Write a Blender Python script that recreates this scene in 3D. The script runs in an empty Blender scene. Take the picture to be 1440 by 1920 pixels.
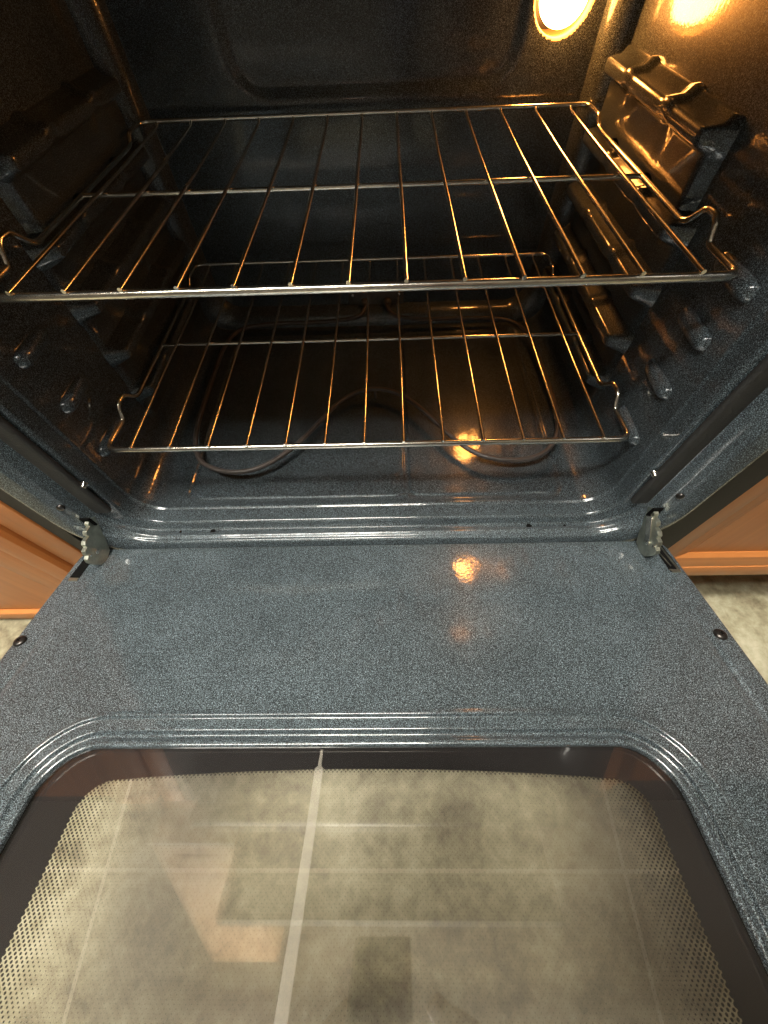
import bpy, bmesh, math, random
from mathutils import Vector, Matrix
random.seed(7)
S = bpy.context.scene
COL = S.collection
PI = math.pi

# ------------------------------------------------------------------ camera
yaw, pitch, roll = .0412, 1.0197, .0529
Rz = Matrix(((math.cos(yaw), -math.sin(yaw), 0), (math.sin(yaw), math.cos(yaw), 0), (0, 0, 1)))
Rx = Matrix(((1, 0, 0), (0, math.cos(pitch), math.sin(pitch)), (0, -math.sin(pitch), math.cos(pitch))))
Ry = Matrix(((math.cos(roll), 0, math.sin(roll)), (0, 1, 0), (-math.sin(roll), 0, math.cos(roll))))
M = Rz @ Rx @ Ry
right, fwd, up = M.col[0], M.col[1], M.col[2]
CAM = Vector((.0303, -.3062, .1584))
cd = bpy.data.cameras.new('camera')
cam = bpy.data.objects.new('camera', cd); COL.objects.link(cam)
cd.sensor_fit = 'HORIZONTAL'; cd.sensor_width = 36; cd.lens = 18.025
cd.clip_start = .01; cd.clip_end = 50
cam.matrix_world = Matrix((( right.x, up.x, -fwd.x, CAM.x), (right.y, up.y, -fwd.y, CAM.y), (right.z, up.z, -fwd.z, CAM.z), (0, 0, 0, 1)))
S.camera = cam

# ------------------------------------------------------------------ world, exposure
w = bpy.data.worlds.new('World'); S.world = w; w.use_nodes = True
w.node_tree.nodes['Background'].inputs[0].default_value = (1, .95, .88, 1)
w.node_tree.nodes['Background'].inputs[1].default_value = .008
S.view_settings.view_transform = 'Standard'; S.view_settings.look = 'None'
S.view_settings.exposure = 0; S.view_settings.gamma = 1
S.cycles.use_denoising = True
S.cycles.max_bounces = 12; S.cycles.transparent_max_bounces = 16
S.cycles.glossy_bounces = 6; S.cycles.diffuse_bounces = 4
S.cycles.sample_clamp_indirect = 6
S.cycles.caustics_reflective = True
KITCHEN = 176.0        # ceiling fixture radiance
LAMP = 86.0           # oven lamp radiance

def area_light(name, loc, sx, sy, power, col, rot=(0, 0, 0)):
    l = bpy.data.lights.new(name, 'AREA'); l.shape = 'RECTANGLE'; l.size = sx; l.size_y = sy
    l.energy = power; l.color = col
    o = bpy.data.objects.new(name, l); COL.objects.link(o); o.location = loc; o.rotation_euler = rot
    return o

# ------------------------------------------------------------------ materials
def newmat(name):
    m = bpy.data.materials.new(name); m.use_nodes = True
    nt = m.node_tree
    for n in list(nt.nodes): nt.nodes.remove(n)
    out = nt.nodes.new('ShaderNodeOutputMaterial')
    return m, nt, out
def N(nt, typ, **kw):
    n = nt.nodes.new(typ)
    for k, v in kw.items():
        if k == 'inp':
            for kk, vv in v.items(): n.inputs[kk].default_value = vv
        else: setattr(n, k, v)
    return n
def math_n(nt, op, a, b=None, c=None, clamp=False):
    n = nt.nodes.new('ShaderNodeMath'); n.operation = op; n.use_clamp = clamp
    for i, v in enumerate((a, b, c)):
        if v is None: continue
        if isinstance(v, (int, float)): n.inputs[i].default_value = v
        else: nt.links.new(v, n.inputs[i])
    return n.outputs[0]
def ramp(nt, fac, stops):
    r = nt.nodes.new('ShaderNodeValToRGB')
    e = r.color_ramp.elements
    while len(e) < len(stops): e.new(.5)
    for el, (p, c) in zip(e, stops):
        el.position = p; el.color = (*c, 1) if len(c) == 3 else c
    nt.links.new(fac, r.inputs[0]); return r.outputs[0]
def noise(nt, vec, scale, detail=2, rough=.5, dist=0):
    n = N(nt, 'ShaderNodeTexNoise', inp={'Scale': scale, 'Detail': detail, 'Roughness': rough, 'Distortion': dist})
    nt.links.new(vec, n.inputs['Vector']); return n.outputs['Fac']
def objco(nt): return nt.nodes.new('ShaderNodeTexCoord').outputs['Object']

def simple(name, col, rough=.5, metal=0, bump=0, bscale=200, var=0, vscale=8, spec=.5, aniso=0):
    m, nt, out = newmat(name)
    p = N(nt, 'ShaderNodeBsdfPrincipled', inp={'Base Color': (*col, 1), 'Roughness': rough, 'Metallic': metal, 'Specular IOR Level': spec})
    nt.links.new(p.outputs[0], out.inputs[0])
    co = objco(nt)
    if var:
        f = noise(nt, co, vscale, 4, .6)
        c = ramp(nt, f, [(.3, tuple(x*(1-var) for x in col)), (.7, tuple(min(1, x*(1+var)) for x in col))])
        nt.links.new(c, p.inputs['Base Color'])
        r = N(nt, 'ShaderNodeMapRange', inp={'To Min': rough*.8, 'To Max': min(1, rough*1.25)})
        nt.links.new(f, r.inputs[0]); nt.links.new(r.outputs[0], p.inputs['Roughness'])
    if bump:
        b = N(nt, 'ShaderNodeBump', inp={'Strength': bump, 'Distance': .001})
        nt.links.new(noise(nt, co, bscale, 3), b.inputs['Height']); nt.links.new(b.outputs[0], p.inputs['Normal'])
    return m

def enamel(name, base, speck, density=.56, rough=.13, tint=None):
    m, nt, out = newmat(name)
    co = objco(nt)
    a = noise(nt, co, 1350, 2, .6, .5)
    b = noise(nt, co, 2600, 1, .5)
    big = noise(nt, co, 14, 3, .6)
    s = math_n(nt, 'ADD', math_n(nt, 'MULTIPLY', a, .62), math_n(nt, 'MULTIPLY', b, .38))
    s = math_n(nt, 'ADD', s, math_n(nt, 'MULTIPLY', math_n(nt, 'SUBTRACT', big, .5), .05))
    c = ramp(nt, s, [(density-.10, base), (density-.02, tuple(.65*x+.35*y*.5 for x, y in zip(base, speck))), (density+.03, speck), (density+.1, tuple(min(1, 1.9*x) for x in speck))])
    p = N(nt, 'ShaderNodeBsdfPrincipled', inp={'Roughness': .34, 'Specular IOR Level': .14, 'Coat Weight': 1.0, 'Coat IOR': 1.5, 'Specular Tint': (1, .95, .9, 1)})
    nt.links.new(c, p.inputs['Base Color'])
    r = ramp(nt, big, [(.3, (rough*.7,)*3), (.7, (rough*1.3,)*3)])
    nt.links.new(r, p.inputs['Coat Roughness'])
    mt = ramp(nt, s, [(density-.09, (0, 0, 0)), (density+.03, (.22, .22, .22))])
    nt.links.new(mt, p.inputs['Metallic'])
    bw = N(nt, 'ShaderNodeBump', inp={'Strength': .35, 'Distance': .004})
    nt.links.new(noise(nt, co, 11, 2, .4), bw.inputs['Height'])
    bp = N(nt, 'ShaderNodeBump', inp={'Strength': .14, 'Distance': .0006})
    nt.links.new(bw.outputs[0], bp.inputs['Normal'])
    nt.links.new(noise(nt, co, 300, 2), bp.inputs['Height'])
    nt.links.new(bp.outputs[0], p.inputs['Coat Normal'])
    nt.links.new(p.outputs[0], out.inputs[0])
    return m

ENAM = enamel('speckled_blue_enamel', (.0080, .0105, .0125), (.150, .190, .215), .54, .055)
ENAM_IN = ENAM
STEEL = simple('rack_chrome', (.84, .80, .72), .20, 1, .08, 500, .10, 60)
HINGE = simple('zinc_hinge', (.48, .50, .43), .38, 1, .3, 300, .2, 120)
COIL = simple('dark_coil', (.075, .062, .055), .42, 0, .25, 400, .25, 90)
GASK = simple('gasket_fibre', (.022, .022, .021), .62, 0, .8, 700, .25, 200)
BLACKR = simple('gap_shade_black', (.006, .006, .007), .6, 0, .2, 150)  # black that paints the shade in the gaps beside the oven
BLACK = simple('black_trim', (.012, .012, .013), .35, 0, .1, 200)
DARKM = simple('dark_hole', (.004, .004, .004), .9, spec=.05)
SCREW = simple('black_screw', (.045, .042, .04), .28, .8, .1, 500)
CERAM = simple('terminal_plate', (.11, .10, .085), .45, .5, .2, 300, .3, 90)
STAIN = simple('stainless', (.55, .54, .52), .3, 1, .05, 300)
WALLM = simple('wall_paint', (.18, .165, .145), .8, 0, .15, 90)
CEILM = simple('ceiling_paint', (.75, .74, .70), .9)

def wood_mat(name, ca, cb, axis):
    m, nt, out = newmat(name)
    co = objco(nt)
    mp = N(nt, 'ShaderNodeMapping'); nt.links.new(co, mp.inputs[0])
    mp.inputs['Scale'].default_value = (3, 3, 60) if axis == 'x' else (60, 60, 3)
    if axis == 'x': mp.inputs['Scale'].default_value = (3, 60, 60)
    f = noise(nt, mp.outputs[0], 1.3, 5, .6, .6)
    f2 = noise(nt, co, 5, 2)
    s = math_n(nt, 'ADD', math_n(nt, 'MULTIPLY', f, .65), math_n(nt, 'MULTIPLY', f2, .35))
    c = ramp(nt, s, [(.32, cb), (.68, ca)])
    p = N(nt, 'ShaderNodeBsdfPrincipled', inp={'Roughness': .38})
    nt.links.new(c, p.inputs['Base Color'])
    b = N(nt, 'ShaderNodeBump', inp={'Strength': .12, 'Distance': .0005})
    nt.links.new(f, b.inputs['Height']); nt.links.new(b.outputs[0], p.inputs['Normal'])
    nt.links.new(p.outputs[0], out.inputs[0])
    return m
WOODZ = wood_mat('orange_wood_upright', (.54, .195, .052), (.41, .135, .034), 'z')
WOODX = wood_mat('orange_wood_rail', (.60, .235, .066), (.46, .165, .045), 'x')
WOODG = simple('wood_groove', (.16, .055, .02), .5)

def floor_mat():
    m, nt, out = newmat('mottled_vinyl_floor')
    co = objco(nt)
    a = noise(nt, co, 8, 6, .62, .4)
    b = noise(nt, co, 45, 6, .66, .2)
    d = noise(nt, co, 3.1, 3, .5)
    s = math_n(nt, 'ADD', math_n(nt, 'MULTIPLY', a, .5), math_n(nt, 'MULTIPLY', b, .35))
    s = math_n(nt, 'ADD', s, math_n(nt, 'MULTIPLY', d, .15))
    c = ramp(nt, s, [(.38, (.13, .11, .07)), (.46, (.26, .235, .155)), (.51, (.35, .33, .225)), (.60, (.50, .48, .36))])
    p = N(nt, 'ShaderNodeBsdfPrincipled', inp={'Roughness': .45})
    # tile joints every 0.305 m
    sx = N(nt, 'ShaderNodeSeparateXYZ'); nt.links.new(co, sx.inputs[0])
    def joint(v, org, pitch):
        fr = math_n(nt, 'FRACT', math_n(nt, 'DIVIDE', math_n(nt, 'ADD', v, pitch*20.5-org), pitch))
        dd = math_n(nt, 'ABSOLUTE', math_n(nt, 'SUBTRACT', fr, .5))
        return math_n(nt, 'LESS_THAN', dd, .0026/pitch)
    j = math_n(nt, 'MAXIMUM', joint(sx.outputs[0], -.407, .765), joint(sx.outputs[1], -.46, .46))
    mx = N(nt, 'ShaderNodeMix', data_type='RGBA'); mx.inputs[7].default_value = (.72, .67, .55, 1)
    nt.links.new(math_n(nt, 'MULTIPLY', j, .32), mx.inputs[0]); nt.links.new(c, mx.inputs[6])
    nt.links.new(mx.outputs[2], p.inputs['Base Color'])
    bp = N(nt, 'ShaderNodeBump', inp={'Strength': .3, 'Distance': .001})
    nt.links.new(s, bp.inputs['Height']); nt.links.new(bp.outputs[0], p.inputs['Normal'])
    nt.links.new(p.outputs[0], out.inputs[0])
    return m
FLOORM = floor_mat()

def emis(name, col, st):
    m, nt, out = newmat(name)
    e = N(nt, 'ShaderNodeEmission', inp={'Color': (*col, 1), 'Strength': st})
    nt.links.new(e.outputs[0], out.inputs[0]); return m

def glass_mat(name, tint, fac0, fac1, haze, rough=.015):
    """thin pane: see-through with a mirror-like gloss and a trace of greasy film"""
    m, nt, out = newmat(name)
    co = objco(nt)
    t = N(nt, 'ShaderNodeBsdfTransparent', inp={'Color': (*tint, 1)})
    g = N(nt, 'ShaderNodeBsdfGlossy', inp={'Roughness': rough})
    d = N(nt, 'ShaderNodeBsdfDiffuse', inp={'Color': (.62, .6, .54, 1)})
    fr = N(nt, 'ShaderNodeFresnel', inp={'IOR': 1.5})
    mr = N(nt, 'ShaderNodeMapRange', inp={'From Min': .04, 'From Max': 1, 'To Min': fac0, 'To Max': fac1})
    nt.links.new(fr.outputs[0], mr.inputs[0])
    a = nt.nodes.new('ShaderNodeMixShader'); b = nt.nodes.new('ShaderNodeMixShader')
    f = noise(nt, co, 13, 5, .65, .5)
    f2 = noise(nt, co, 160, 4, .7)
    hz = math_n(nt, 'MULTIPLY', math_n(nt, 'ADD', math_n(nt, 'MULTIPLY', f, .8), math_n(nt, 'MULTIPLY', f2, .4)), haze*1.7)
    nt.links.new(hz, a.inputs[0]); nt.links.new(t.outputs[0], a.inputs[1]); nt.links.new(d.outputs[0], a.inputs[2])
    nt.links.new(mr.outputs[0], b.inputs[0]); nt.links.new(a.outputs[0], b.inputs[1]); nt.links.new(g.outputs[0], b.inputs[2])
    nt.links.new(b.outputs[0], out.inputs[0])
    return m

# ------------------------------------------------------------------ mesh helpers
def tag(o, label=None, cat=None, group=None, kind=None):
    if label: o['label'] = label
    if cat: o['category'] = cat
    if group: o['group'] = group
    if kind: o['kind'] = kind
    return o
def link(name, me, mat=None, parent=None):
    o = bpy.data.objects.new(name, me); COL.objects.link(o)
    if mat is not None:
        for mm in (mat if isinstance(mat, (list, tuple)) else [mat]): me.materials.append(mm)
    if parent is not None: o.parent = parent
    return o
def mesh(name, verts, faces, mat=None, parent=None, smooth=False, sharp=35, midx=None):
    me = bpy.data.meshes.new(name); me.from_pydata([tuple(v) for v in verts], [], faces)
    bm = bmesh.new(); bm.from_mesh(me); bmesh.ops.recalc_face_normals(bm, faces=bm.faces)
    bm.to_mesh(me); bm.free()
    o = link(name, me, mat, parent)
    if midx: 
        for p, i in zip(me.polygons, midx): p.material_index = i
    if smooth: smooth_me(me, sharp)
    return o
def smooth_me(me, sharp=35):
    me.polygons.foreach_set('use_smooth', [True]*len(me.polygons))
    try: me.set_sharp_from_angle(angle=math.radians(sharp))
    except Exception: pass
    me.update()
class MB:
    def __init__(s): s.v = []; s.f = []
    def add(s, v, f):
        n = len(s.v); s.v += [tuple(x) for x in v]; s.f += [tuple(i+n for i in q) for q in f]; return s
    def box(s, x0, x1, y0, y1, z0, z1):
        v = [(x, y, z) for x in (x0, x1) for y in (y0, y1) for z in (z0, z1)]
        return s.add(v, [(0, 1, 3, 2), (4, 6, 7, 5), (0, 4, 5, 1), (2, 3, 7, 6), (0, 2, 6, 4), (1, 5, 7, 3)])
    def tube(s, pts, r, n=10, closed=False, cap=True):
        pts = [Vector(p) for p in pts]; m = len(pts)
        rs = r if isinstance(r, (list, tuple)) else [r]*m
        T = []
        for i in range(m):
            a = pts[(i-1) % m] if (closed or i > 0) else pts[i]
            b = pts[(i+1) % m] if (closed or i < m-1) else pts[i]
            T.append((b-a).normalized())
        u = T[0].orthogonal().normalized(); rings = []
        for i in range(m):
            u = (u - T[i]*u.dot(T[i])).normalized(); v = T[i].cross(u)
            rings.append([pts[i] + (u*math.cos(2*PI*k/n) + v*math.sin(2*PI*k/n))*rs[i] for k in range(n)])
        V = [p for q in rings for p in q]; F = []
        for i in range(m if closed else m-1):
            j = (i+1) % m
            for k in range(n): F.append((i*n+k, i*n+(k+1) % n, j*n+(k+1) % n, j*n+k))
        if cap and not closed: F += [tuple(range(n-1, -1, -1)), tuple((m-1)*n+k for k in range(n))]
        return s.add(V, F)
    def prism(s, poly, a, b, axis='x'):
        """polygon in the plane across an axis, extruded from a to b"""
        def P(q, t): return (t, q[0], q[1]) if axis == 'x' else ((q[0], t, q[1]) if axis == 'y' else (q[0], q[1], t))
        n = len(poly)
        V = [P(q, a) for q in poly] + [P(q, b) for q in poly]
        F = [tuple(range(n)), tuple(range(2*n-1, n-1, -1))] + [(i, (i+1) % n, n+(i+1) % n, n+i) for i in range(n)]
        return s.add(V, F)
    def build(s, name, mat, parent=None, smooth=False, sharp=35, bevel=0, seg=2):
        o = mesh(name, s.v, s.f, mat, parent)
        if bevel:
            bm = bmesh.new(); bm.from_mesh(o.data)
            es = [e for e in bm.edges if e.is_manifold and e.calc_face_angle(0) > .5]
            bmesh.ops.bevel(bm, geom=es, offset=bevel, segments=seg, affect='EDGES', profile=.5, clamp_overlap=True)
            bm.to_mesh(o.data); bm.free()
        if smooth or bevel: smooth_me(o.data, sharp if not bevel else 40)
        return o
def xform(o, mat4): o.data.transform(mat4); return o
def spline(pts, per=8, closed=False):
    pts = [Vector(p) for p in pts]; n = len(pts); out = []
    rng = range(n if closed else n-1)
    for i in rng:
        if closed: p0, p1, p2, p3 = pts[(i-1) % n], pts[i], pts[(i+1) % n], pts[(i+2) % n]
        else: p0, p1, p2, p3 = pts[max(i-1, 0)], pts[i], pts[i+1], pts[min(i+2, n-1)]
        for k in range(per):
            t = k/per
            out.append(.5*((2*p1)+(-p0+p2)*t+(2*p0-5*p1+4*p2-p3)*t*t+(-p0+3*p1-3*p2+p3)*t**3))
    if not closed: out.append(pts[-1])
    return out
def fillet(pts, r, closed=False, seg=5):
    pts = [Vector(p) for p in pts]; n = len(pts); out = []
    for i, p in enumerate(pts):
        if not closed and i in (0, n-1): out.append(p); continue
        a, b = pts[(i-1) % n], pts[(i+1) % n]
        rr = r[i] if isinstance(r, (list, tuple)) else r
        da = min(rr, (a-p).length*.48); db = min(rr, (b-p).length*.48)
        A = p+(a-p).normalized()*da; B = p+(b-p).normalized()*db
        for k in range(seg+1):
            t = k/seg; out.append((1-t)**2*A+2*t*(1-t)*p+t*t*B)
    return out
def empty(name, loc=(0, 0, 0)):
    o = bpy.data.objects.new(name, None); COL.objects.link(o); o.location = loc; o.empty_display_size = .05; return o
def sstep(a, b, x):
    if a == b: return float(x > a)
    t = max(0, min(1, (x-a)/(b-a))); return t*t*(3-2*t)
def sdrect(x, y, x0, x1, y0, y1, r):
    cx, cy, hx, hy = (x0+x1)/2, (y0+y1)/2, (x1-x0)/2-r, (y1-y0)/2-r
    dx, dy = abs(x-cx)-hx, abs(y-cy)-hy
    return math.hypot(max(dx, 0), max(dy, 0))+min(max(dx, dy), 0)-r

# ------------------------------------------------------------------ setting
FZ = -.60
fl = MB().box(-2.4, 2.4, -2.9, 1.2, FZ-.05, FZ).build('floor', FLOORM); tag(fl, 'mottled beige vinyl floor', kind='structure')
cl = MB().box(-2.4, 2.4, -2.9, 1.2, 1.85, 1.9).build('ceiling', CEILM); tag(cl, kind='structure')
for nm, b in (('back_wall', (-2.4, 2.4, .75, .85)), ('front_wall', (-2.4, 2.4, -2.9, -2.8)), ('left_wall', (-2.45, -2.35, -2.8, .75)), ('right_wall', (2.35, 2.45, -2.8, .75))):
    tag(MB().box(*b, FZ+.001, 1.849).build(nm, WALLM), kind='structure')
# ceiling fixture, the kitchen's light
lt = empty('ceiling_light', (-.12, -.235, 1.85))
tag(lt, 'square white kitchen ceiling fixture with a bright glowing diffuser above the open oven', 'ceiling light')
MB().box(-.32, .32, -.15, .15, -.045, -.001).build('housing', CEILM, lt, bevel=.004)
MB().box(-.30, .30, -.12, .12, -.062, -.046).build('diffuser', emis('fixture_glow', (1.0, .93, .80), KITCHEN), lt, bevel=.004)
lt = empty('ceiling_light', (-.62, -.62, 1.85))
tag(lt, 'long white kitchen ceiling fixture, the dimmer of the two, further back', 'ceiling light')
MB().box(-.56, .56, -.135, .135, -.045, -.001).build('housing', CEILM, lt, bevel=.004)
MB().box(-.54, .54, -.12, .12, -.062, -.046).build('diffuser', emis('fixture_glow_dim', (1.0, .95, .85), KITCHEN*.34), lt, bevel=.004)

# ------------------------------------------------------------------ the oven
oven = empty('oven', (0, 0, FZ))
tag(oven, 'dark speckled enamel kitchen oven standing open with its lamp lit', 'oven')
OFF = Matrix.Translation((0, 0, -FZ))     # world -> oven local
def part(o): o.data.transform(OFF); return o

HW = .313
# profile from the back corner to the body edge: (y, half width, z bottom)
def quarter():
    out = []
    for k in range(9):
        a = k/8*PI/2
        out.append((.412-.030*(math.sin(a)), HW-.030*(math.cos(a)), -.281+.026*(math.cos(a))))
    return out
prof = quarter() + [(.30, HW, -.281), (.2, HW, -.281), (.1, HW, -.281), (.03, HW, -.281), (-.017, HW, -.281)]
lip = [(-.022, HW-.0003, -.2790), (-.0245, HW-.0003, -.2790), (-.0275, HW+.001, -.2803), (-.045, HW+.0015, -.2808), (-.0485, HW+.003, -.2830),
       (-.0515, HW+.010, -.2885), (-.0540, HW+.018, -.2900), (-.0580, HW+.0235, -.2897), (-.0612, HW+.0255, -.2868), (-.0640, HW+.0275, -.2860),
       (-.0680, HW+.031, -.2880), (-.0710, HW+.036, -.2880), (-.0738, HW+.040, -.2895), (-.0768, HW+.047, -.2960), (-.0795, HW+.0535, -.3060), (-.0795, HW+.0562, -.3140), (-.0750, HW+.0570, -.3170)]
lipf = fillet([Vector(p) for p in lip], .0010, seg=3)
prof += [tuple(p) for p in lipf]
prof += [(-.05, HW+.0570, -.3170)]
# dense samples along y for the embossed floor
pp = []
for i in range(len(prof)-1):
    a, b = prof[i], prof[i+1]
    if a[0] <= .3821 and b[0] >= -.018 and a[0] > b[0]+.02:
        n = max(1, int((a[0]-b[0])/.006))
        if a[0] < .035: n = int((a[0]-b[0])/.0014)
        for k in range(n):
            t = k/n; pp.append(tuple(a[j]+(b[j]-a[j])*t for j in range(3)))
    else: pp.append(a)
pp.append(prof[-1]); prof = pp
# x fractions along the bottom: denser near the three floor ribs
xs = set()
for i in range(121): xs.add(round(-1+2*i/120, 5))
for c0 in (-.2515, .052, .2585):
    for k in range(-8, 9): xs.add(round((c0+k*.0011)/.275, 5))
xs = sorted(x for x in xs if -1 <= x <= 1)
ZT = .196
def ring(y, hw, zb, k):
    r = .038+max(0, hw-HW)*.9
    zt = ZT+(hw-HW)
    P = []
    bx = hw-r
    for fx in xs: P.append((fx*bx, y, zb))
    for i in range(1, 12):
        a = i/12*PI/2; P.append((bx+r*math.sin(a), y, zb+r-r*math.cos(a)))
    m = 22
    for i in range(m+1): P.append((hw, y, zb+r+(zt-r-zb-r)*i/m))
    for i in range(1, 8):
        a = i/8*PI/2; P.append((hw-r+r*math.cos(a), y, zt-r+r*math.sin(a)))
    for i in range(13): P.append((bx-2*bx*i/12, y, zt))
    for i in range(1, 8):
        a = i/8*PI/2; P.append((-bx-r*math.sin(a), y, zt-r+r*math.cos(a)))
    for i in range(m+1): P.append((-hw, y, zt-r-(zt-r-zb-r)*i/m))
    for i in range(1, 12):
        a = i/12*PI/2; P.append((-hw+r-r*math.cos(a), y, zb+r-r*math.sin(a)))
    return P
V = []; F = []
for k, (y, hw, zb) in enumerate(prof):
    P = ring(y, hw, zb, k)
    if zb == -.281 and -.02 < y < .383:
        Q = []
        for (x, yy, z) in P:
            if abs(z-zb) < 1e-6:
                d1 = sdrect(x, yy, -.2480, .0485, -.0095, .36, .014); d2 = sdrect(x, yy, .0555, .2550, -.0095, .36, .014)
                g = 0
                for d in (d1, d2):
                    g = max(g, sstep(-.0012, .0008, d)*(1-sstep(.0062, .0085, d)))
                amp = .0026 if yy > -.006 else .0012
                z -= amp*g
                # slightly dished pan
                z -= .0012*sstep(0, .1, -sdrect(x, yy, -.29, .29, -.01, .37, .05))
            Q.append((x, yy, z))
        P = Q
    V += P
n = len(P)
for k in range(len(prof)-1):
    for i in range(n): F.append((k*n+i, k*n+(i+1) % n, (k+1)*n+(i+1) % n, (k+1)*n+i))
nf_in = sum(1 for p in prof if p[0] > -.0535)
midx = [0]*len(F)
cav = mesh('oven_cavity', V, F, ENAM_IN, oven, True, 60)
part(cav)
# back panel with its pressed recess
nx, nz = 240, 180
V = []; F = []
x0, x1 = -(HW-.029), HW-.029; z0b, z1b = -.2555, ZT-.028
def rounded_clip(x, z):
    r = .038; cx = max(abs(x)-(x1-r), 0); 
    return x, z
for j in range(nz+1):
    for i in range(nx+1):
        x = x0+(x1-x0)*i/nx; z = z0b+(z1b-z0b)*j/nz
        # round the panel's corners like the cavity rings
        r = .039; ax = abs(x)-(x1-r)
        if ax > 0:
            lo = z0b+r; hi = z1b-r
            lim = math.sqrt(max(r*r-ax*ax, 0))
            zmin = lo-lim; zmax = hi+lim
            z = max(min(z, zmax), zmin)
        d = sdrect(x, z, -.165, .196, .018, .165, .045)
        y = .412 + .0060*(1-sstep(-.013, .006, d))
        d2 = sdrect(x, z, -.23, .23, -.235, -.150, .02)
        V.append((x, y, z))
for j in range(nz):
    for i in range(nx):
        if all(math.hypot(V[q][0]-.2350, V[q][2]-.0905) < .0362 for q in (j*(nx+1)+i, j*(nx+1)+i+1, (j+1)*(nx+1)+i+1, (j+1)*(nx+1)+i)): continue
        F.append((j*(nx+1)+i, j*(nx+1)+i+1, (j+1)*(nx+1)+i+1, (j+1)*(nx+1)+i))
part(mesh('back_panel', V, F, ENAM_IN, oven, True, 60))

# body: side panels, drawer, control panel, cooktop
for sx in (-1, 1):
    part(MB().box(*sorted((sx*(HW+.0540), sx*(HW+.0567))), -.0690, .50, FZ+.03, .33).build('side_panel', BLACK, oven))
part(MB().box(-.366, .366, -.085, -.045, FZ+.05, -.345).build('storage_drawer', BLACK, oven, bevel=.006))
part(MB().box(-.376, .376, -.040, .47, FZ+.03, FZ+.045).build('base_plate', BLACK, oven))
part(MB().box(-.373, .373, .50, .52, FZ+.05, .32).build('rear_panel', BLACK, oven))
part(MB().box(-.376, .376, -.074, .43, .262, .300).build('control_panel', BLACK, oven, bevel=.004))
part(MB().box(-.380, .380, -.100, .48, .302, .330).build('cooktop', BLACK, oven, bevel=.005))

# gaskets down both sides
for sx in (-1, 1):
    m = MB()
    pts = [(sx*(.3285+.0015*math.sin(z*9)), -.0545, z) for z in [(-.236+.4*i/40) for i in range(41)]]
    V = []; F = []
    k = 12
    for q, p in enumerate(pts):
        for a in range(k):
            t = 2*PI*a/k
            cr = abs(math.cos(t))**.6*(1 if math.cos(t) > 0 else -1); sr = abs(math.sin(t))**.8*(1 if math.sin(t) > 0 else -1)
            dent = -.0014*math.exp(-((a-9)/.9)**2)
            V.append((p[0]+cr*.0108, p[1]+sr*.0048-dent, p[2]))
    for q in range(len(pts)-1):
        for a in range(k): F.append((q*k+a, q*k+(a+1) % k, (q+1)*k+(a+1) % k, (q+1)*k+a))
    F += [tuple(range(k)), tuple((len(pts)-1)*k+a for a in range(k-1, -1, -1))]
    part(mesh('door_gasket', V, F, GASK, oven, True, 50))
    # small clip where the gasket starts, and flange screws
    part(MB().tube([(sx*.3165, -.0500, -.185), (sx*.3165, -.0560, -.186)], [.0035, .0028], 12).build('gasket_clip', STEEL, oven, True))
    part(MB().tube([(sx*.3485, -.0690, -.203), (sx*.3485, -.0720, -.203), (sx*.3485, -.0735, -.203)], [.0045, .0042, .002], 14).build('screw', SCREW, oven, True))

# small drain holes in the front lip
for x, r in ((-.2115, .0035), (-.2555, .0018), (.2105, .0035), (.2570, .0018)):
    mm = MB(); mm.tube([(x, -.0570, -.2905), (x, -.0570, -.2891)], r, 14)
    part(mm.build('lip_hole', DARKM, oven))

# rack guides pressed out of the side walls
def guide(sx, level, ya, yb, drop=.054, last=False):
    V = []; F = []
    ny = 64
    wall = HW+.001
    for j in range(ny+1):
        y = ya+(yb-ya)*j/ny
        e = sstep(ya-.001, ya+.012, y)*(1-sstep(yb-.012, yb+.001, y))
        bump = sum(math.exp(-((y-c)/.009)**4) for c in (ya+.085, ya+.190))
        top = level-.0095+.0030*bump
        pr = (.0250+.0016*bump)*e
        c2 = (.0125 if level > .05 else .0050)*e
        prf = [(wall, top+.0075), (wall-pr*.20, top+.0068), (wall-pr*.42, top+.0012), (wall-pr*.86, top), (wall-pr*.97, top-.0014), (wall-pr, top-.0040),
               (wall-pr, top-.0105), (wall-pr*.96, top-.0125), (wall-pr*.60, top-.0170), (wall-c2, top-.0200), (wall-c2, top-drop+.004), (wall if last else wall-c2, top-drop-.002)]
        for (x, z) in prf: V.append((sx*x, y, z))
    k = 12
    for j in range(ny):
        for i in range(k-1): F.append((j*k+i, j*k+i+1, (j+1)*k+i+1, (j+1)*k+i))
    o = mesh('rack_guide', V, F, ENAM_IN, oven, True, 75)
    part(o)
def nub(sx, y0, y1, z, x=HW, r=.0085, h=.0105, dz=0):
    V = []; F = []; ny, na = 22, 12
    for j in range(ny+1):
        t = j/ny; y = y0+(y1-y0)*t
        s = math.sqrt(max(0, 1-abs(2*t-1)**5))
        for i in range(na+1):
            a = PI*i/na
            V.append((sx*(x+.001-(h*math.sin(a)**.8*s*(1-.35*t))), y, z+dz*t+r*math.cos(a)*(.35+.65*s)))
    for j in range(ny):
        for i in range(na): F.append((j*(na+1)+i, j*(na+1)+i+1, (j+1)*(na+1)+i+1, (j+1)*(na+1)+i))
    part(mesh('guide_nub', V, F, ENAM_IN, oven, True, 70))
for sx in (-1, 1):
    guide(sx, .058, .112, .388)
    for lv in (0, -.056, -.113, -.169): guide(sx, lv-.004, .096, .388, last=(lv < -.16))
    for lv in (-.056, -.113): nub(sx, -.004, .052, lv-.008)
    for lv in (0, -.169): nub(sx, -.010, .050, lv-.016)
    nub(sx, .004, .060, .056)

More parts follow.
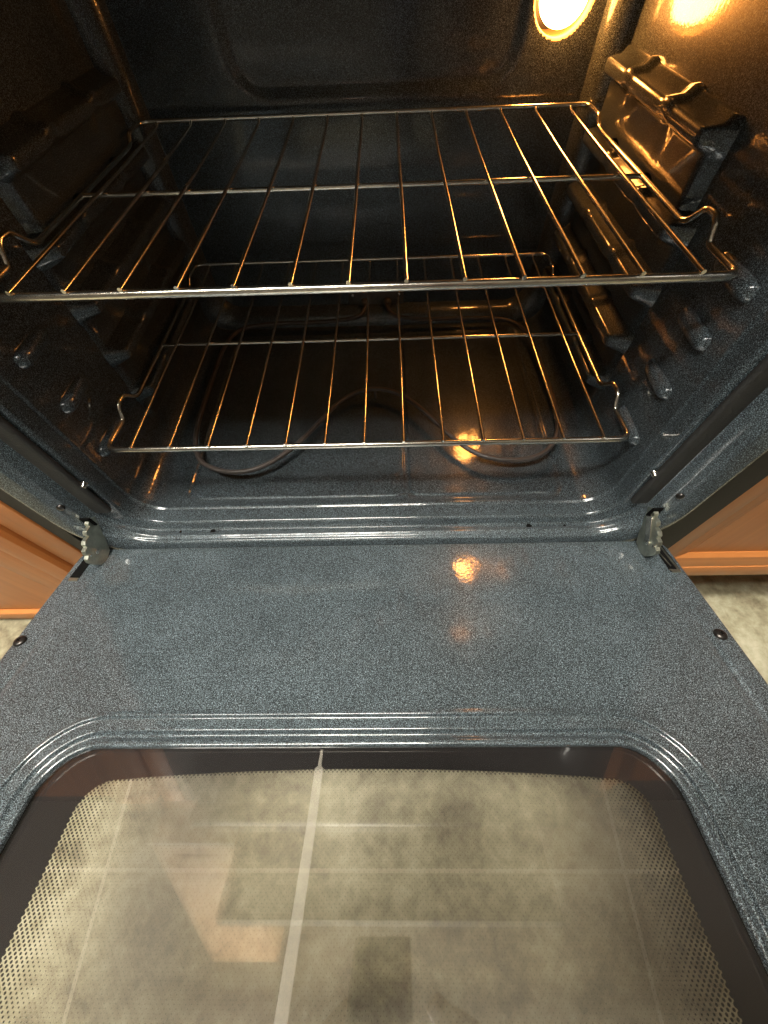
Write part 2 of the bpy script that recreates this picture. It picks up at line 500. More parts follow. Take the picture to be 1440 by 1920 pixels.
# hinges, riveted steel arms from the frame into the door
Tilt = math.radians(16.6)
H0 = Vector((0, -.080, -.289))
dv = Vector((0, -math.cos(Tilt), math.sin(Tilt)))       # along the door, outwards
dn = Vector((0, math.sin(Tilt), math.cos(Tilt)))        # up out of the door's inner face
for sx in (-1, 1):
    m = MB()
    poly = [(-.060, -.240), (-.0690, -.2335), (-.0745, -.2350), (-.0755, -.2385), (-.0835, -.2370), (-.0870, -.2400), (-.0860, -.2435), (-.0940, -.2415), (-.0985, -.2435), (-.0990, -.2475),
            (-.1045, -.2470), (-.1075, -.2505), (-.1070, -.2545), (-.1115, -.2560), (-.1135, -.2600), (-.1125, -.2680), (-.1080, -.2790), (-.0980, -.2850), (-.0860, -.2830), (-.0700, -.2600)]
    m.prism(poly, sx*.3395-.0026, sx*.3395+.0026, 'x')
    hg = part(m.build('door_hinge', HINGE, oven, bevel=.0003, seg=1)); hg.data.polygons.foreach_set('use_smooth', [False]*len(hg.data.polygons))
    m = MB()
    fx = sx*.3395-sx*.0026
    for (y, z, r) in ((-.0975, -.2630, .0030), (-.1060, -.2560, .0017)):
        m.tube([(fx, y, z), (fx-sx*.0016, y, z), (fx-sx*.0020, y, z)], [r, r, r*.6], 14)
    part(m.build('rivet', STEEL, oven, True, 40)).parent = oven
    sl = MB().prism([(-.0700, -.2400), (-.0770, -.2395), (-.0985, -.2600), (-.0970, -.2650), (-.0920, -.2655), (-.0690, -.2460)], fx-sx*.0003, fx-sx*.0014, 'x')
    if sx > 0: part(sl.build('hinge_link', STEEL, oven, bevel=.0004, seg=1))
    # dark slot in the frame the arm comes out of
    part(MB().box(*sorted((sx*.3335, sx*.3455)), -.0712, -.0690, -.2440, -.2290).build('hinge_slot', DARKM, oven))

# oven lamp
lp = MB()
LC = Vector((.2350, .412, .0905)); LB = Vector((.2370, .428, .0900))
V = []; F = []
nr, na = 10, 36
for j in range(nr+1):
    a = j/nr*PI/2
    for i in range(na):
        t = 2*PI*i/na
        V.append((LB.x+.0275*math.cos(a)*math.cos(t), LB.y-.036*math.sin(a), LB.z+.0275*math.cos(a)*math.sin(t)))
for j in range(nr):
    for i in range(na): F.append((j*na+i, j*na+(i+1) % na, (j+1)*na+(i+1) % na, (j+1)*na+i))
lens = mesh('lamp_lens', V, F, emis('lamp_glow', (1, .36, .07), LAMP), None, True, 80)
V = []; F = []
pr = [(.0330, .0560), (.0325, .004), (.0335, .0008), (.0350, .0000), (.0375, .0020)]
for i in range(48):
    t = 2*PI*i/48
    for (r, dy) in pr: V.append((LC.x+r*math.cos(t), LC.y+dy, LC.z+r*math.sin(t)))
for i in range(48):
    for k in range(4): F.append((i*5+k, i*5+k+1, ((i+1) % 48)*5+k+1, ((i+1) % 48)*5+k))
lr = part(mesh('oven_lamp', V, F, simple('lamp_bezel', (.20, .14, .07), .45, .6), oven, True, 50))
part(lens).parent = lr

# bake element
EZ = -.2620
el = [(-.014, .409, -.250), (-.014, .392, -.252), (-.030, .374, -.258), (-.09, .368, EZ), (-.19, .366, EZ), (-.243, .350, EZ), (-.262, .300, EZ), (-.264, .2, EZ), (-.262, .105, EZ), (-.247, .052, EZ), (-.222, .030, EZ), (-.185, .021, EZ),
      (-.148, .032, EZ), (-.112, .063, EZ), (-.082, .105, EZ), (-.055, .147, EZ), (-.026, .174, EZ), (.006, .183, EZ), (.036, .175, EZ), (.066, .150, EZ), (.096, .110, EZ), (.122, .073, EZ), (.150, .046, EZ), (.182, .034, EZ),
      (.218, .034, EZ), (.250, .050, EZ), (.271, .083, EZ), (.280, .130, EZ), (.281, .2, EZ), (.276, .300, EZ), (.258, .348, EZ), (.21, .366, EZ), (.10, .368, EZ), (.045, .374, -.258), (.028, .392, -.252), (.028, .409, -.250)]
be = part(MB().tube(spline(el, 6), .0034, 12).build('bake_element', COIL, oven, True, 60))
tp = MB().box(-.044, .058, .4085, .4118, -.262, -.226).build('terminal_plate', CERAM, None, bevel=.001)
part(tp).parent = be
for x, z in ((-.014, -.250), (.028, -.250)):
    q = part(MB().tube([(x, .4085, z), (x, .4020, z), (x, .3985, z)], [.0075, .0075, .0040], 16).build('terminal_collar', CERAM, None, True, 40)); q.parent = be
for x, z in ((-.036, -.236), (.050, -.236)):
    q = part(MB().tube([(x, .4085, z), (x, .4055, z), (x, .4045, z)], [.0032, .0030, .0015], 12).build('screw', STEEL, None, True, 40)); q.parent = be
# element feet
for (x, y) in ((-.245, .050), (.006, .183), (.262, .066)):
    q = part(MB().box(x-.002, x+.002, y-.0015, y+.0015, -.2815, EZ-.002).build('element_foot', COIL, None)); q.parent = be

# ------------------------------------------------------------------ door, hanging open and tilted up a little
# door local frame: X = x, Y = along the door outwards, Z = up out of its inner face
DM = Matrix(((1, 0, 0, 0), (0, dv.y, dn.y, H0.y), (0, dv.z, dn.z, H0.z), (0, 0, 0, 1)))
DOORM = OFF @ DM
def dpart(o, parent=None):
    o.data.transform(DOORM)
    # mirrored frame: flip faces back
    bm = bmesh.new(); bm.from_mesh(o.data); bmesh.ops.reverse_faces(bm, faces=bm.faces); bm.to_mesh(o.data); bm.free()
    o.parent = parent; return o
DL = .545; DW = .3755
cxw = -.006                                   # window centre
WX, WY0, WY1, WR = .2595, .2335, .455, .038
# inner panel: concentric rounded rectangles round the window opening, then the flat panel out to the door edge
def rrect(cx, hx, y0, y1, r, nseg=10, nx_=24, ny_=16):
    P = []
    for i in range(nx_): P.append((cx-hx+r+(2*hx-2*r)*i/nx_, y0))
    for i in range(nseg): a = -PI/2+PI/2*i/nseg; P.append((cx+hx-r+r*math.cos(a), y0+r+r*math.sin(a)))
    for i in range(ny_): P.append((cx+hx, y0+r+(y1-y0-2*r)*i/ny_))
    for i in range(nseg): a = PI/2*i/nseg; P.append((cx+hx-r+r*math.cos(a), y1-r+r*math.sin(a)))
    for i in range(nx_): P.append((cx+hx-r-(2*hx-2*r)*i/nx_, y1))
    for i in range(nseg): a = PI/2+PI/2*i/nseg; P.append((cx-hx+r+r*math.cos(a), y1-r+r*math.sin(a)))
    for i in range(ny_): P.append((cx-hx, y1-r-(y1-y0-2*r)*i/ny_))
    for i in range(nseg): a = PI+PI/2*i/nseg; P.append((cx-hx+r+r*math.cos(a), y0+r+r*math.sin(a)))
    return P
# offsets outwards from the opening edge: (offset, z)
steps = [(0, -.0075), (.0002, -.0042), (.0012, -.0030), (.0034, -.0026), (.0056, -.0030), (.0074, -.0062), (.0098, -.0064), (.0114, -.0050), (.0126, -.0022), (.0145, -.0020), (.0222, -.0020), (.0232, -.0014), (.0242, .0007), (.0256, .0010), (.0270, .0006), (.0283, 0), (.034, 0)]
sf = fillet([Vector((a, b, 0)) for a, b in steps], .0009, seg=3)
V = []; F = []; rings = 0; nn = 0
for p in sf:
    o_, z = p.x, p.y
    ring_ = rrect(cxw, WX+o_, WY0-o_, WY1+o_, WR+o_)
    nn = len(ring_); V += [(x, y, z) for x, y in ring_]; rings += 1
# outer boundary of the panel (rounded corners at the hinge end) with the same count
def outer(inset, z, y0=0.0, r=.018):
    R_ = rrect(0, DW-inset, y0+inset, DL-inset, max(.004, r-inset*.5), 10, 24, 16)
    return [(x, y, z) for x, y in R_]
last = V[-nn:]
tgt = outer(.0, 0)
# interpolate a few rings across the flat
for k in range(1, 9):
    t = k/9
    V += [(a[0]*(1-t)+b[0]*t, a[1]*(1-t)+b[1]*t, 0) for a, b in zip(last, outer(.030, 0))]; rings += 1
# groove/bead running parallel to the door edge
for ins, z in ((.030, 0), (.0285, -.0009), (.0265, -.0013), (.0240, -.0011), (.0225, 0), (.0205, .0003), (.009, .0002), (.0045, 0), (.0022, -.0004), (.0006, -.0016), (0, -.0036), (0, -.0100), (0, -.0180)):
    V += outer(ins, z); rings += 1
for k in range(rings-1):
    for i in range(nn): F.append((k*nn+i, (k*nn+(i+1) % nn), ((k+1)*nn+(i+1) % nn), ((k+1)*nn+i)))
# drop the bead around the hinge end: keep it flat near y < 0.10
for i, (x, y, z) in enumerate(V):
    if abs(x) > .30 or y < .05:
        if z > -.0015 and y < .16 and z != 0:
            f = sstep(.115, .150, y); V[i] = (x, y, z*f)
door = mesh('door', V, F, ENAM, None, True, 65)
dpart(door, oven)
# soft pressed corner arcs at the hinge end live in a second shallow rib
def arc_rib(sx):
    pts = [(sx*.20, .0095, 0), (sx*.26, .0095, 0), (sx*.300, .0120, 0), (sx*.322, .0220, 0), (sx*.334, .0420, 0), (sx*.338, .062, 0), (sx*.339, .085, 0)]
    P = spline(pts, 6)
    V = []; F = []
    for q, p in enumerate(P):
        a = P[max(q-1, 0)]; b = P[min(q+1, len(P)-1)]; t = (b-a).normalized(); nrm = Vector((-t.y, t.x, 0))
        e = math.sin(PI*min(1, max(0, q/(len(P)-1))))**.5
        for k, (o_, z) in enumerate(((-.005, -.0002), (-.0025, .0003), (0, .0007), (.0025, .0003), (.005, -.0002))):
            v = p+nrm*o_; V.append((v.x, v.y, z*e if z > 0 else z))
    for q in range(len(P)-1):
        for k in range(4): F.append((q*5+k, q*5+k+1, (q+1)*5+k+1, (q+1)*5+k))
    o = mesh('pressed_rib', V, F, ENAM, None, True, 70); dpart(o, door)
for sx in (-1, 1): arc_rib(sx)
# outer skin (frame under the panel, with the window hole)
V = []; F = []
a_ = rrect(cxw, WX+.004, WY0-.004, WY1+.004, WR); b_ = rrect(0, DW, .004, DL, .018)
for z, R_ in ((-.012, a_), (-.040, a_), (-.040, b_), (-.0185, b_)):
    V += [(x, y, z) for x, y in R_]
for k in range(3):
    for i in range(nn): F.append((k*nn+i, k*nn+(i+1) % nn, (k+1)*nn+(i+1) % nn, (k+1)*nn+i))
dpart(mesh('outer_skin', V, F, BLACK, None, True, 40), door)
# slots for the hinges, lined with pale metal at their far end
for sx in (-1, 1):
    xc = .3605 if sx < 0 else .3630
    V = []; 
    m = MB().box(sx*xc-.0062, sx*xc+.0062, .0100, .0530, -.002, .00045)
    dpart(m.build('hinge_slot', DARKM, None), door)
    m = MB().prism([(sx*xc-.0060, .0492), (sx*xc+.0060, .0500), (sx*xc+.0060, .0540), (sx*xc-.0045, .0540)], -.001, .0010, 'z')
    if sx > 0: m.prism([(sx*xc+.0015, .012), (sx*xc+.0032, .012), (sx*xc+.0052, .0500), (sx*xc+.0030, .0500)], -.001, .0010, 'z')
    if sx > 0: m.prism([(sx*xc-.0052, .020), (sx*xc-.0042, .020), (sx*xc-.0008, .0440), (sx*xc-.0020, .0450)], -.001, .0009, 'z')
    dpart(m.build('slot_liner', HINGE, None), door)
# door screws with a cross recess
for (x, y) in ((-.3672, .1338), (.3622, .1346)):
    V = []; F = []; na = 28
    pr = [(.0062, -.0004), (.0063, .0008), (.0056, .0020), (.0042, .0029), (.0022, .0033)]
    for (r, z) in pr:
        for i in range(na): t = 2*PI*i/na; V.append((x+r*math.cos(t), y+r*math.sin(t), z))
    for k in range(4):
        for i in range(na): F.append((k*na+i, k*na+(i+1) % na, (k+1)*na+(i+1) % na, (k+1)*na+i))
    F.append(tuple(4*na+i for i in range(na)))
    o = mesh('door_screw', V, F, SCREW, None, True, 50); dpart(o, door)
    m = MB()
    for ang in (.5, .5+PI/2):
        c, s = math.cos(ang), math.sin(ang)
        P = [(x+c*a-s*b, y+s*a+c*b) for a, b in ((-.0022, -.0005), (.0022, -.0005), (.0022, .0005), (-.0022, .0005))]
        m.prism(P, .0020, .00345+(.0001 if ang > 1 else 0), 'z')
    dpart(m.build('screw_recess', DARKM, None), door)

# glass: inner pane, the printed dot screen under it, and the outer pane
def pane(name, z, mat, hx=WX+.003, y0=WY0-.003, y1=WY1+.003, th=.003):
    m = MB().box(cxw-hx, cxw+hx, y0, y1, z-th, z)
    return dpart(m.build(name, mat, None), door)
GL_IN = glass_mat('inner_glass', (.98, .97, .95), .075, .8, .006)
V = rrect(cxw, WX+.0025, WY0-.0025, WY1+.0025, WR)
dpart(mesh('inner_glass', [(x, y, -.0068) for x, y in V], [tuple(range(len(V)))], GL_IN, None), door)

def frit():
    m, nt, out = newmat('dot_screen_glass')
    co = objco(nt)
    # bring object coordinates into the door frame
    inv = DOORM.inverted()
    def row(i):
        d = N(nt, 'ShaderNodeVectorMath', operation='DOT_PRODUCT'); d.inputs[1].default_value = (inv[i][0], inv[i][1], inv[i][2])
        nt.links.new(co, d.inputs[0]); return math_n(nt, 'ADD', d.outputs['Value'], inv[i][3])
    X, Y = row(0), row(1)
    # rounded-rectangle distance with a slightly bowed top edge
    cx0, hx0 = .0000, .2290; cy0, cy1 = .2480, .47
    xx = math_n(nt, 'SUBTRACT', X, cx0)
    bow = math_n(nt, 'MULTIPLY', math_n(nt, 'MULTIPLY', xx, xx), .17)
    yy = math_n(nt, 'SUBTRACT', math_n(nt, 'SUBTRACT', Y, bow), (cy0+cy1)/2)
    r = .022
    dx = math_n(nt, 'SUBTRACT', math_n(nt, 'ABSOLUTE', xx), hx0-r)
    dy = math_n(nt, 'SUBTRACT', math_n(nt, 'ABSOLUTE', yy), (cy1-cy0)/2-r)
    mx = math_n(nt, 'MAXIMUM', dx, 0); my = math_n(nt, 'MAXIMUM', dy, 0)
    ln = math_n(nt, 'SQRT', math_n(nt, 'ADD', math_n(nt, 'MULTIPLY', mx, mx), math_n(nt, 'MULTIPLY', my, my)))
    ins = math_n(nt, 'MINIMUM', math_n(nt, 'MAXIMUM', dx, dy), 0)
    sd = math_n(nt, 'SUBTRACT', math_n(nt, 'ADD', ln, ins), r)          # <0 inside
    # the fade band is wide at the sides and narrow at the top
    sdx = math_n(nt, 'SUBTRACT', math_n(nt, 'ABSOLUTE', xx), hx0)
    # staggered lattice of dots
    P = .0036
    def lattice(offx, offy):
        fx = math_n(nt, 'SUBTRACT', math_n(nt, 'FRACT', math_n(nt, 'ADD', math_n(nt, 'DIVIDE', X, P), offx+100)), .5)
        fy = math_n(nt, 'SUBTRACT', math_n(nt, 'FRACT', math_n(nt, 'ADD', math_n(nt, 'DIVIDE', Y, P), offy+100)), .5)
        return math_n(nt, 'SQRT', math_n(nt, 'ADD', math_n(nt, 'MULTIPLY', fx, fx), math_n(nt, 'MULTIPLY', fy, fy)))
    L = math_n(nt, 'MINIMUM', lattice(0, 0), lattice(.5, .5))
    k1 = N(nt, 'ShaderNodeMapRange', interpolation_type='SMOOTHSTEP', inp={'From Min': -.040, 'From Max': -.001, 'To Min': .11, 'To Max': .29}); nt.links.new(sdx, k1.inputs[0])
    k2 = N(nt, 'ShaderNodeMapRange', inp={'From Min': -.0042, 'From Max': 0, 'To Min': 0, 'To Max': .42}); nt.links.new(sd, k2.inputs[0])
    R_ = math_n(nt, 'MAXIMUM', k1.outputs[0], k2.outputs[0])
    soft = math_n(nt, 'MULTIPLY', math_n(nt, 'SUBTRACT', R_, L), 9, clamp=True)
    solid = math_n(nt, 'GREATER_THAN', sd, 0)
    k3 = N(nt, 'ShaderNodeMapRange', inp={'From Min': -.06, 'From Max': -.02, 'To Min': .55, 'To Max': 1}); nt.links.new(sdx, k3.inputs[0])
    mask = math_n(nt, 'MAXIMUM', math_n(nt, 'MULTIPLY', soft, k3.outputs[0]), solid)
    t = N(nt, 'ShaderNodeBsdfTransparent', inp={'Color': (.98, .97, .95, 1)})
    g = N(nt, 'ShaderNodeBsdfGlossy', inp={'Roughness': .06})
    a = nt.nodes.new('ShaderNodeMixShader'); a.inputs[0].default_value = .05
    nt.links.new(t.outputs[0], a.inputs[1]); nt.links.new(g.outputs[0], a.inputs[2])
    p = N(nt, 'ShaderNodeBsdfPrincipled', inp={'Base Color': (.014, .013, .014, 1), 'Roughness': .12})
    b = nt.nodes.new('ShaderNodeMixShader')
    nt.links.new(mask, b.inputs[0]); nt.links.new(a.outputs[0], b.inputs[1]); nt.links.new(p.outputs[0], b.inputs[2])
    nt.links.new(b.outputs[0], out.inputs[0])
    return m
V = rrect(cxw, WX+.0035, WY0-.0035, WY1+.0035, WR)
dpart(mesh('dotted_glass', [(x, y, -.0120) for x, y in V], [tuple(range(len(V)))], frit(), None), door)
dpart(mesh('outer_glass', [(x, y, -.0360) for x, y in V], [tuple(range(len(V)))], glass_mat('outer_glass', (.95, .95, .92), .07, .9, .11, .03), None), door)
# pale strip running down between the panes
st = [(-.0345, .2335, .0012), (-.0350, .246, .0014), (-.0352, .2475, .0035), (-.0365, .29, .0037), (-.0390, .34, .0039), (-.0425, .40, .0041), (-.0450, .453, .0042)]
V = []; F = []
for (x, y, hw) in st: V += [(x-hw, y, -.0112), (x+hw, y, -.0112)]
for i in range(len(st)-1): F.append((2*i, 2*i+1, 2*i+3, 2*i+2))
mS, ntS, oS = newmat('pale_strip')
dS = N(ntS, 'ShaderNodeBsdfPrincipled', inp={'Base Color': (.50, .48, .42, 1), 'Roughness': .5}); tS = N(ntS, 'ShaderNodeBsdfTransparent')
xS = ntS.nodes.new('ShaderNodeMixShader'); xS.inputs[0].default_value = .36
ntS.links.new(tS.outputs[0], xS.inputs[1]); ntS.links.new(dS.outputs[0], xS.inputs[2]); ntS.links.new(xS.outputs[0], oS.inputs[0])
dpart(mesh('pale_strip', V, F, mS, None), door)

# ------------------------------------------------------------------ racks
def make_rack(x, y, z, label):
    r = empty('oven_rack', (x, y, z)); tag(r, label, 'oven rack', 'chrome wire racks in the oven')
    zz = -.0048
    ex = .2945
    # one bent wire: front bar, side rails with their stop humps, raised back bar
    side = [(ex+.0045, -.0005, zz), (ex+.0030, .030, zz), (ex+.0010, .047, zz+.0008), (ex+.0010, .053, zz+.0130), (ex+.0012, .0600, zz+.0170), (ex+.0006, .0730, zz+.0165), (ex-.0012, .0850, zz+.0035), (ex-.0022, .0930, zz), (ex-.0025, .20, zz), (ex-.0025, .328, zz),
            (ex-.0030, .342, zz+.0015), (ex-.0035, .352, zz+.0100), (ex-.004, .392, zz+.0105)]
    path = [(-p[0], p[1], p[2]) for p in reversed(side)] + side
    k = len(side)
    rr = [.014]+[.004]*(k-2)+[.014]; rr = rr+[.014]+[.004]*(k-2)+[.014]
    P = fillet(path, rr, closed=True, seg=5)
    m = MB().tube(P, [.0035 if p.y < .004 else .0026 for p in P], 12, closed=True)
    m.build('rack_frame', STEEL, r, True, 60)
    def wob(i, s): return math.sin(i*12.9898+s*78.2)*.0004
    for i in range(13):
        xi = (i-6)*.0445
        m = MB().tube([(xi+wob(i, 1), -.0026, 0), (xi+wob(i, 2), .13, .0003), (xi+wob(i, 3), .26, .0002), (xi+wob(i, 4), .384, .0022), (xi+wob(i, 4), .3915, .0050)], .00175, 10)
        m.build('rack_rod', STEEL, r, True, 60)
    m = MB().tube([(-ex+.004, .193, zz), (ex-.004, .193, zz)], .0024, 10)
    m.build('cross_bar', STEEL, r, True, 60)
    return r
make_rack(0, 0, 0, 'upper chrome wire rack, level with the top guides just below the lit lamp')
make_rack(.0001, -.0113, -.169, 'lower chrome wire rack, close above the black heating element')

# ------------------------------------------------------------------ cabinets
def cab_left():
    r = empty('cabinet', (-.70, -.08, FZ)); tag(r, 'orange wood cabinet left of the oven, reaching almost down to the floor', 'cabinet', 'orange wood base cabinets')
    T = Matrix.Translation((.70, .08, -FZ))
    def P(o): o.data.transform(T); return o
    P(MB().box(-1.05, -.392, -.062, .45, FZ+.012, .28).build('carcass', WOODZ, r))
    P(MB().box(-.4330, -.3922, -.080, -.0622, FZ+.012, .28).build('stile', WOODZ, r, bevel=.003))
    # door with moulded frame
    m = MB()
    prof_ = [(-.4410, -.0622), (-.4410, -.0800), (-.4440, -.0860), (-.4560, -.0890), (-.4700, -.0890), (-.4740, -.0875), (-.4780, -.0885), (-.5150, -.0885), (-.5200, -.0865), (-.5400, -.0750), (-1.03, -.0750), (-1.03, -.0622)]
    poly = [(a, b) for a, b in prof_]
    m.prism(poly, FZ+.052, .27, 'z')
    P(m.build('door', WOODZ, r, True, 25))
    P(MB().box(-1.05, -.3924, -.0840, -.0625, FZ+.012, FZ+.047).build('bottom_rail', WOODX, r, bevel=.004))
    P(MB().box(-.3912, -.3722, -.0775, .45, FZ+.012, .28).build('gap_shade_strip', BLACKR, r))  # added dark strip, stands in for shade in the open gap
    P(MB().box(-.4405, -.4335, -.0640, -.0621, FZ+.048, .275).build('groove', WOODG, r))
cab_left()
def cab_right():
    r = empty('cabinet', (.78, -.06, FZ)); tag(r, 'orange wood cabinet right of the oven, raised above the beige floor', 'cabinet', 'orange wood base cabinets')
    T = Matrix.Translation((-.78, .06, -FZ))
    def P(o): o.data.transform(T); return o
    zb = -.462
    P(MB().box(.4255, 1.15, -.042, .45, zb+.001, .28).build('carcass', WOODZ, r))
    P(MB().box(.4255, .4555, -.060, -.0422, zb+.036, .28).build('stile', WOODZ, r, bevel=.002))
    P(MB().prism([(.4558, -.0422), (.4558, -.0590), (.4860, -.0500), (.4900, -.0480), (1.15, -.0480), (1.15, -.0422)], zb+.065, .27, 'z').build('door_panel', WOODZ, r, True, 25))
    P(MB().prism([(-.0422, zb+.0650), (-.0500, zb+.0650), (-.0560, zb+.0600), (-.0600, zb+.0420), (-.0600, zb+.0360), (-.0422, zb+.0360)], .4557, 1.15, 'x').build('moulding', WOODX, r, True, 20))
    P(MB().box(.4255, 1.15, -.0620, -.0422, zb, zb+.0355).build('bottom_rail', WOODX, r, bevel=.002))
    P(MB().box(.44, 1.15, .02, .04, FZ+.001, zb).build('toe_kick', WOODG, r))
    P(MB().box(.3725, .4252, -.0640, .45, FZ+.02, .28).build('gap_shade_strip', BLACKR, r))  # shade of the right-hand gap, painted as a solid black strip
cab_right()

# ------------------------------------------------------------------ what hangs above the range, seen mirrored in the glass
PALEW = simple('wall_cabinet_wood', (.40, .25, .15), .5, 0, 0, 100, .12, 6)
def upper(x0, x1, label, nd):
    r = empty('wall_cabinet', ((x0+x1)/2, .10, .80)); tag(r, label, 'cabinet')
    T = Matrix.Translation((-(x0+x1)/2, -.10, -.80))
    def P(o): o.data.transform(T); return o
    P(MB().box(x0, x1, .11, .45, .815, 1.70).build('carcass', PALEW, r))
    P(MB().box(x0, x1, .085, .45, .800, .8148).build('lit_tone_bottom_panel', CEILM, r, bevel=.001))  # white colour imitates light falling on the cabinet's underside
    w_ = (x1-x0)/nd
    for k in range(nd):
        a = x0+w_*k+.006; b = a+w_-.012
        P(MB().box(a, b, .0905, .1095, .820, 1.69).build('door', PALEW, r, bevel=.003))
        P(MB().box(a+.055, b-.055, .0865, .0903, .88, 1.63).build('raised_panel', PALEW, r, bevel=.0035))
upper(-.72, -.455, 'pale wood wall cabinet mirrored in the left half of the oven door glass', 1)
HOODM = simple('hood_enamel', (.13, .12, .10), .8)
hd = empty('range_hood', (0, .10, .80)); tag(hd, 'dark range hood with a grey filter mirrored in the oven door glass', 'range hood')
def PH(o): o.data.transform(Matrix.Translation((0, -.10, -.80))); return o
PH(MB().prism([(-.075, .810), (.45, .810), (.45, .93), (.06, .93), (-.075, .845)], -.448, .448, 'x').build('canopy', HOODM, hd))
PH(MB().box(-.372, -.203, -.062, .060, .800, .8096).build('grease_filter', simple('filter_grey', (.09, .115, .10), .5), hd, bevel=.004))
PH(MB().box(-.352, -.223, -.045, .043, .797, .7998).build('filter_mesh', simple('filter_mesh', (.24, .27, .24), .6), hd))

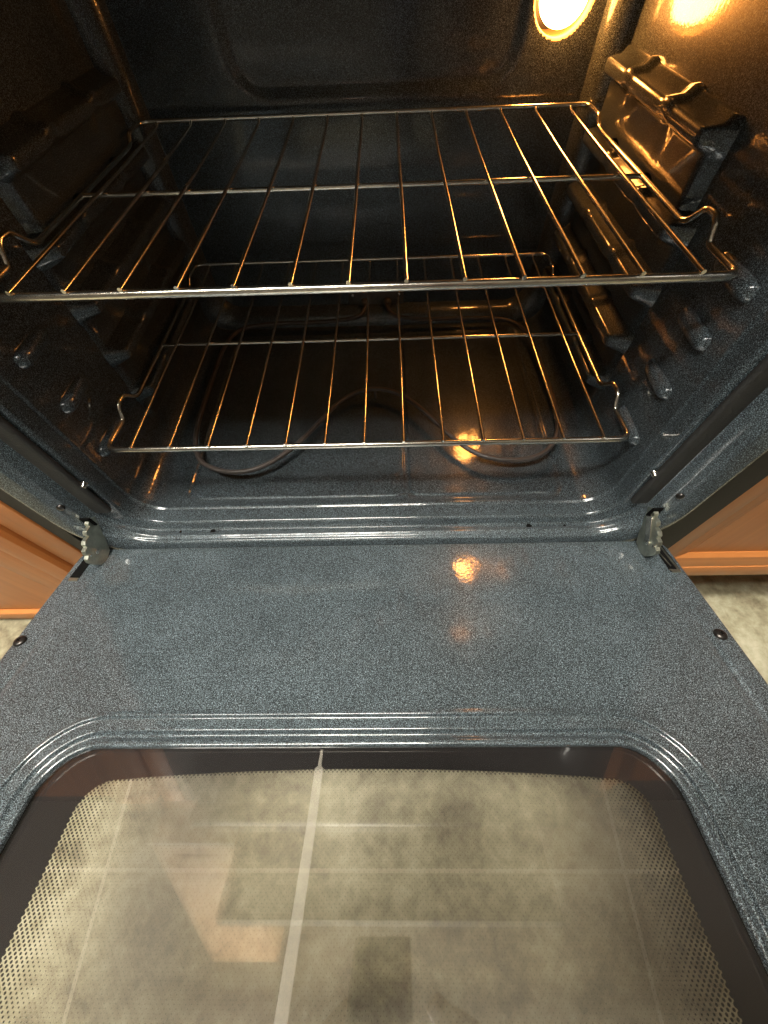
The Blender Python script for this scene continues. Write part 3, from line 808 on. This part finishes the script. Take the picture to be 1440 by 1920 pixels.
# ------------------------------------------------------------------ the person taking the picture, seen mirrored in the door glass
def person():
    PX = .07
    J = {}; E = []
    def j(n, p, r): J[n] = (Vector(p)+Vector((PX if (n in ('pel','wa','ch','up','nk','h1','h2','h3') or n[0] in 'hsekao') else 0, 0, 0)), r)
    def e(*c):
        for a, b in zip(c, c[1:]): E.append((a, b))
    j('pel', (.14, -.96, .27), .13); j('wa', (.14, -.84, .41), .115); j('ch', (.13, -.67, .57), .125); j('up', (.12, -.57, .66), .11)
    j('nk', (.11, -.50, .73), .05); j('h1', (.105, -.455, .735), .065); j('h2', (.10, -.39, .72), .082); j('h3', (.10, -.335, .70), .072)
    e('pel', 'wa', 'ch', 'up', 'nk', 'h1', 'h2', 'h3')
    for sd, n in ((-1, 'l'), (1, 'r')):
        cx = .13
        j('s'+n, (cx+sd*.17, -.57, .63), .062); j('e'+n, (cx+sd*.23, -.56, .37), .042)
        if sd < 0: wr = Vector((-.075, -.420, .205)); hd = Vector((-.048, -.370, .180))
        else: wr = Vector((.155, -.425, .215)); hd = Vector((.110, -.375, .185))
        j('w'+n, wr, .026); j('m'+n, hd, .030)
        e('up', 's'+n, 'e'+n, 'w'+n, 'm'+n)
        d = Vector((-sd, .35, 0)).normalized()
        for k in range(4):
            b = hd+Vector((-sd*.010, .006, .024-.016*k)); t1 = b+d*(.026-.003*abs(k-1)); t2 = t1+Vector((-sd*.012, .012, -.004))
            j('f%d%s' % (k, n), b, .0095); j('g%d%s' % (k, n), t1, .0085); j('i%d%s' % (k, n), t2, .0075)
            e('m'+n, 'f%d%s' % (k, n), 'g%d%s' % (k, n), 'i%d%s' % (k, n))
        b = hd+Vector((0, -.016, .012)); j('t1'+n, b, .012); j('t2'+n, b+Vector((-sd*.024, -.004, .012)), .0095); j('t3'+n, b+Vector((-sd*.044, .004, .014)), .008)
        e('m'+n, 't1'+n, 't2'+n, 't3'+n)
        j('hp'+n, (.14+sd*.095, -.965, .20), .095); j('k'+n, (.14+sd*.11, -.89, -.17), .062); j('a'+n, (.14+sd*.12, -.98, -.53), .042); j('o'+n, (.14+sd*.13, -.86, -.560), .038)
        e('pel', 'hp'+n, 'k'+n, 'a'+n, 'o'+n)
    names = list(J); me = bpy.data.meshes.new('tmp')
    me.from_pydata([J[n][0] for n in names], [(names.index(a), names.index(b)) for a, b in E], [])
    o = bpy.data.objects.new('tmp', me); COL.objects.link(o)
    sk = o.modifiers.new('s', 'SKIN'); sk.use_smooth_shade = True
    for i, n in enumerate(names):
        v = me.skin_vertices[0].data[i]; v.radius = (J[n][1],)*2; v.use_root = (n == 'pel')
    sb = o.modifiers.new('b', 'SUBSURF'); sb.levels = 2; sb.render_levels = 2
    dg = bpy.context.evaluated_depsgraph_get()
    bm_ = bpy.data.meshes.new_from_object(o.evaluated_get(dg))
    bpy.data.objects.remove(o, do_unlink=True)
    skin = simple('skin', (.50, .30, .21), .5, 0, .1, 300); shirt = simple('grey_shirt', (.16, .17, .18), .85, 0, .4, 500); jean = simple('jeans', (.05, .07, .12), .85, 0, .4, 500)
    hair = simple('brown_hair', (.035, .022, .014), .6, 0, .8, 250)
    b = link('person', bm_, [skin, shirt, jean])
    for p in bm_.polygons:
        c = p.center
        if c.z < .26 and c.y < -.72: p.material_index = 2
        elif c.z > .42 and c.y < -.50 and not (c.z > .715): p.material_index = 1
        elif c.z > .30 and c.y < -.45 and c.z < .70: p.material_index = 1
    smooth_me(bm_, 180)
    tag(b, 'person in grey shirt and jeans bending over the open door with a phone', 'person')
    # hair cap
    V = []; F = []
    C0 = Vector((.10+PX, -.395, .740)); ax = (Vector((.10, -.39, .72))-Vector((.10, -.335, .66))).normalized()
    nu, nv = 24, 14
    for jv in range(nv+1):
        a = jv/nv*PI*.58
        for i in range(nu):
            t = 2*PI*i/nu
            rr = .090*(1+.03*math.sin(7*t+jv))
            V.append(C0+Vector((math.cos(t)*math.sin(a)*rr*.93, math.sin(t)*math.sin(a)*rr*1.1-.012*math.cos(a), math.cos(a)*rr)))
    for jv in range(nv):
        for i in range(nu): F.append((jv*nu+i, jv*nu+(i+1) % nu, (jv+1)*nu+(i+1) % nu, (jv+1)*nu+i))
    h = mesh('hair', V, F, hair, b, True, 180)
    # phone, its back towards the oven, lens at the camera
    ph = empty('phone', (0, 0, 0)); tag(ph, 'dark smartphone held in both hands above the open door', 'phone')
    Mx = Matrix(((right.x, up.x, -fwd.x, CAM.x), (right.y, up.y, -fwd.y, CAM.y), (right.z, up.z, -fwd.z, CAM.z), (0, 0, 0, 1)))
    q = MB().box(-.060, .014, -.132, .015, .0060, .0140).build('phone_case', simple('phone_case', (.12, .15, .14), .3, 0, 0), ph, bevel=.003, seg=3); q.data.transform(Mx)
    q = MB().box(-.0575, .0115, -.129, .012, .0142, .0147).build('screen', emis('phone_screen', (.6, .62, .6), .5), ph); q.data.transform(Mx)
    for (x, y) in ((-.0215, .0), (-.0105, -.019)):
        q = MB().tube([(x, y, .0058), (x, y, .0035)], .0075, 20).build('camera_lens', BLACK, ph, True, 40); q.data.transform(Mx)
person()
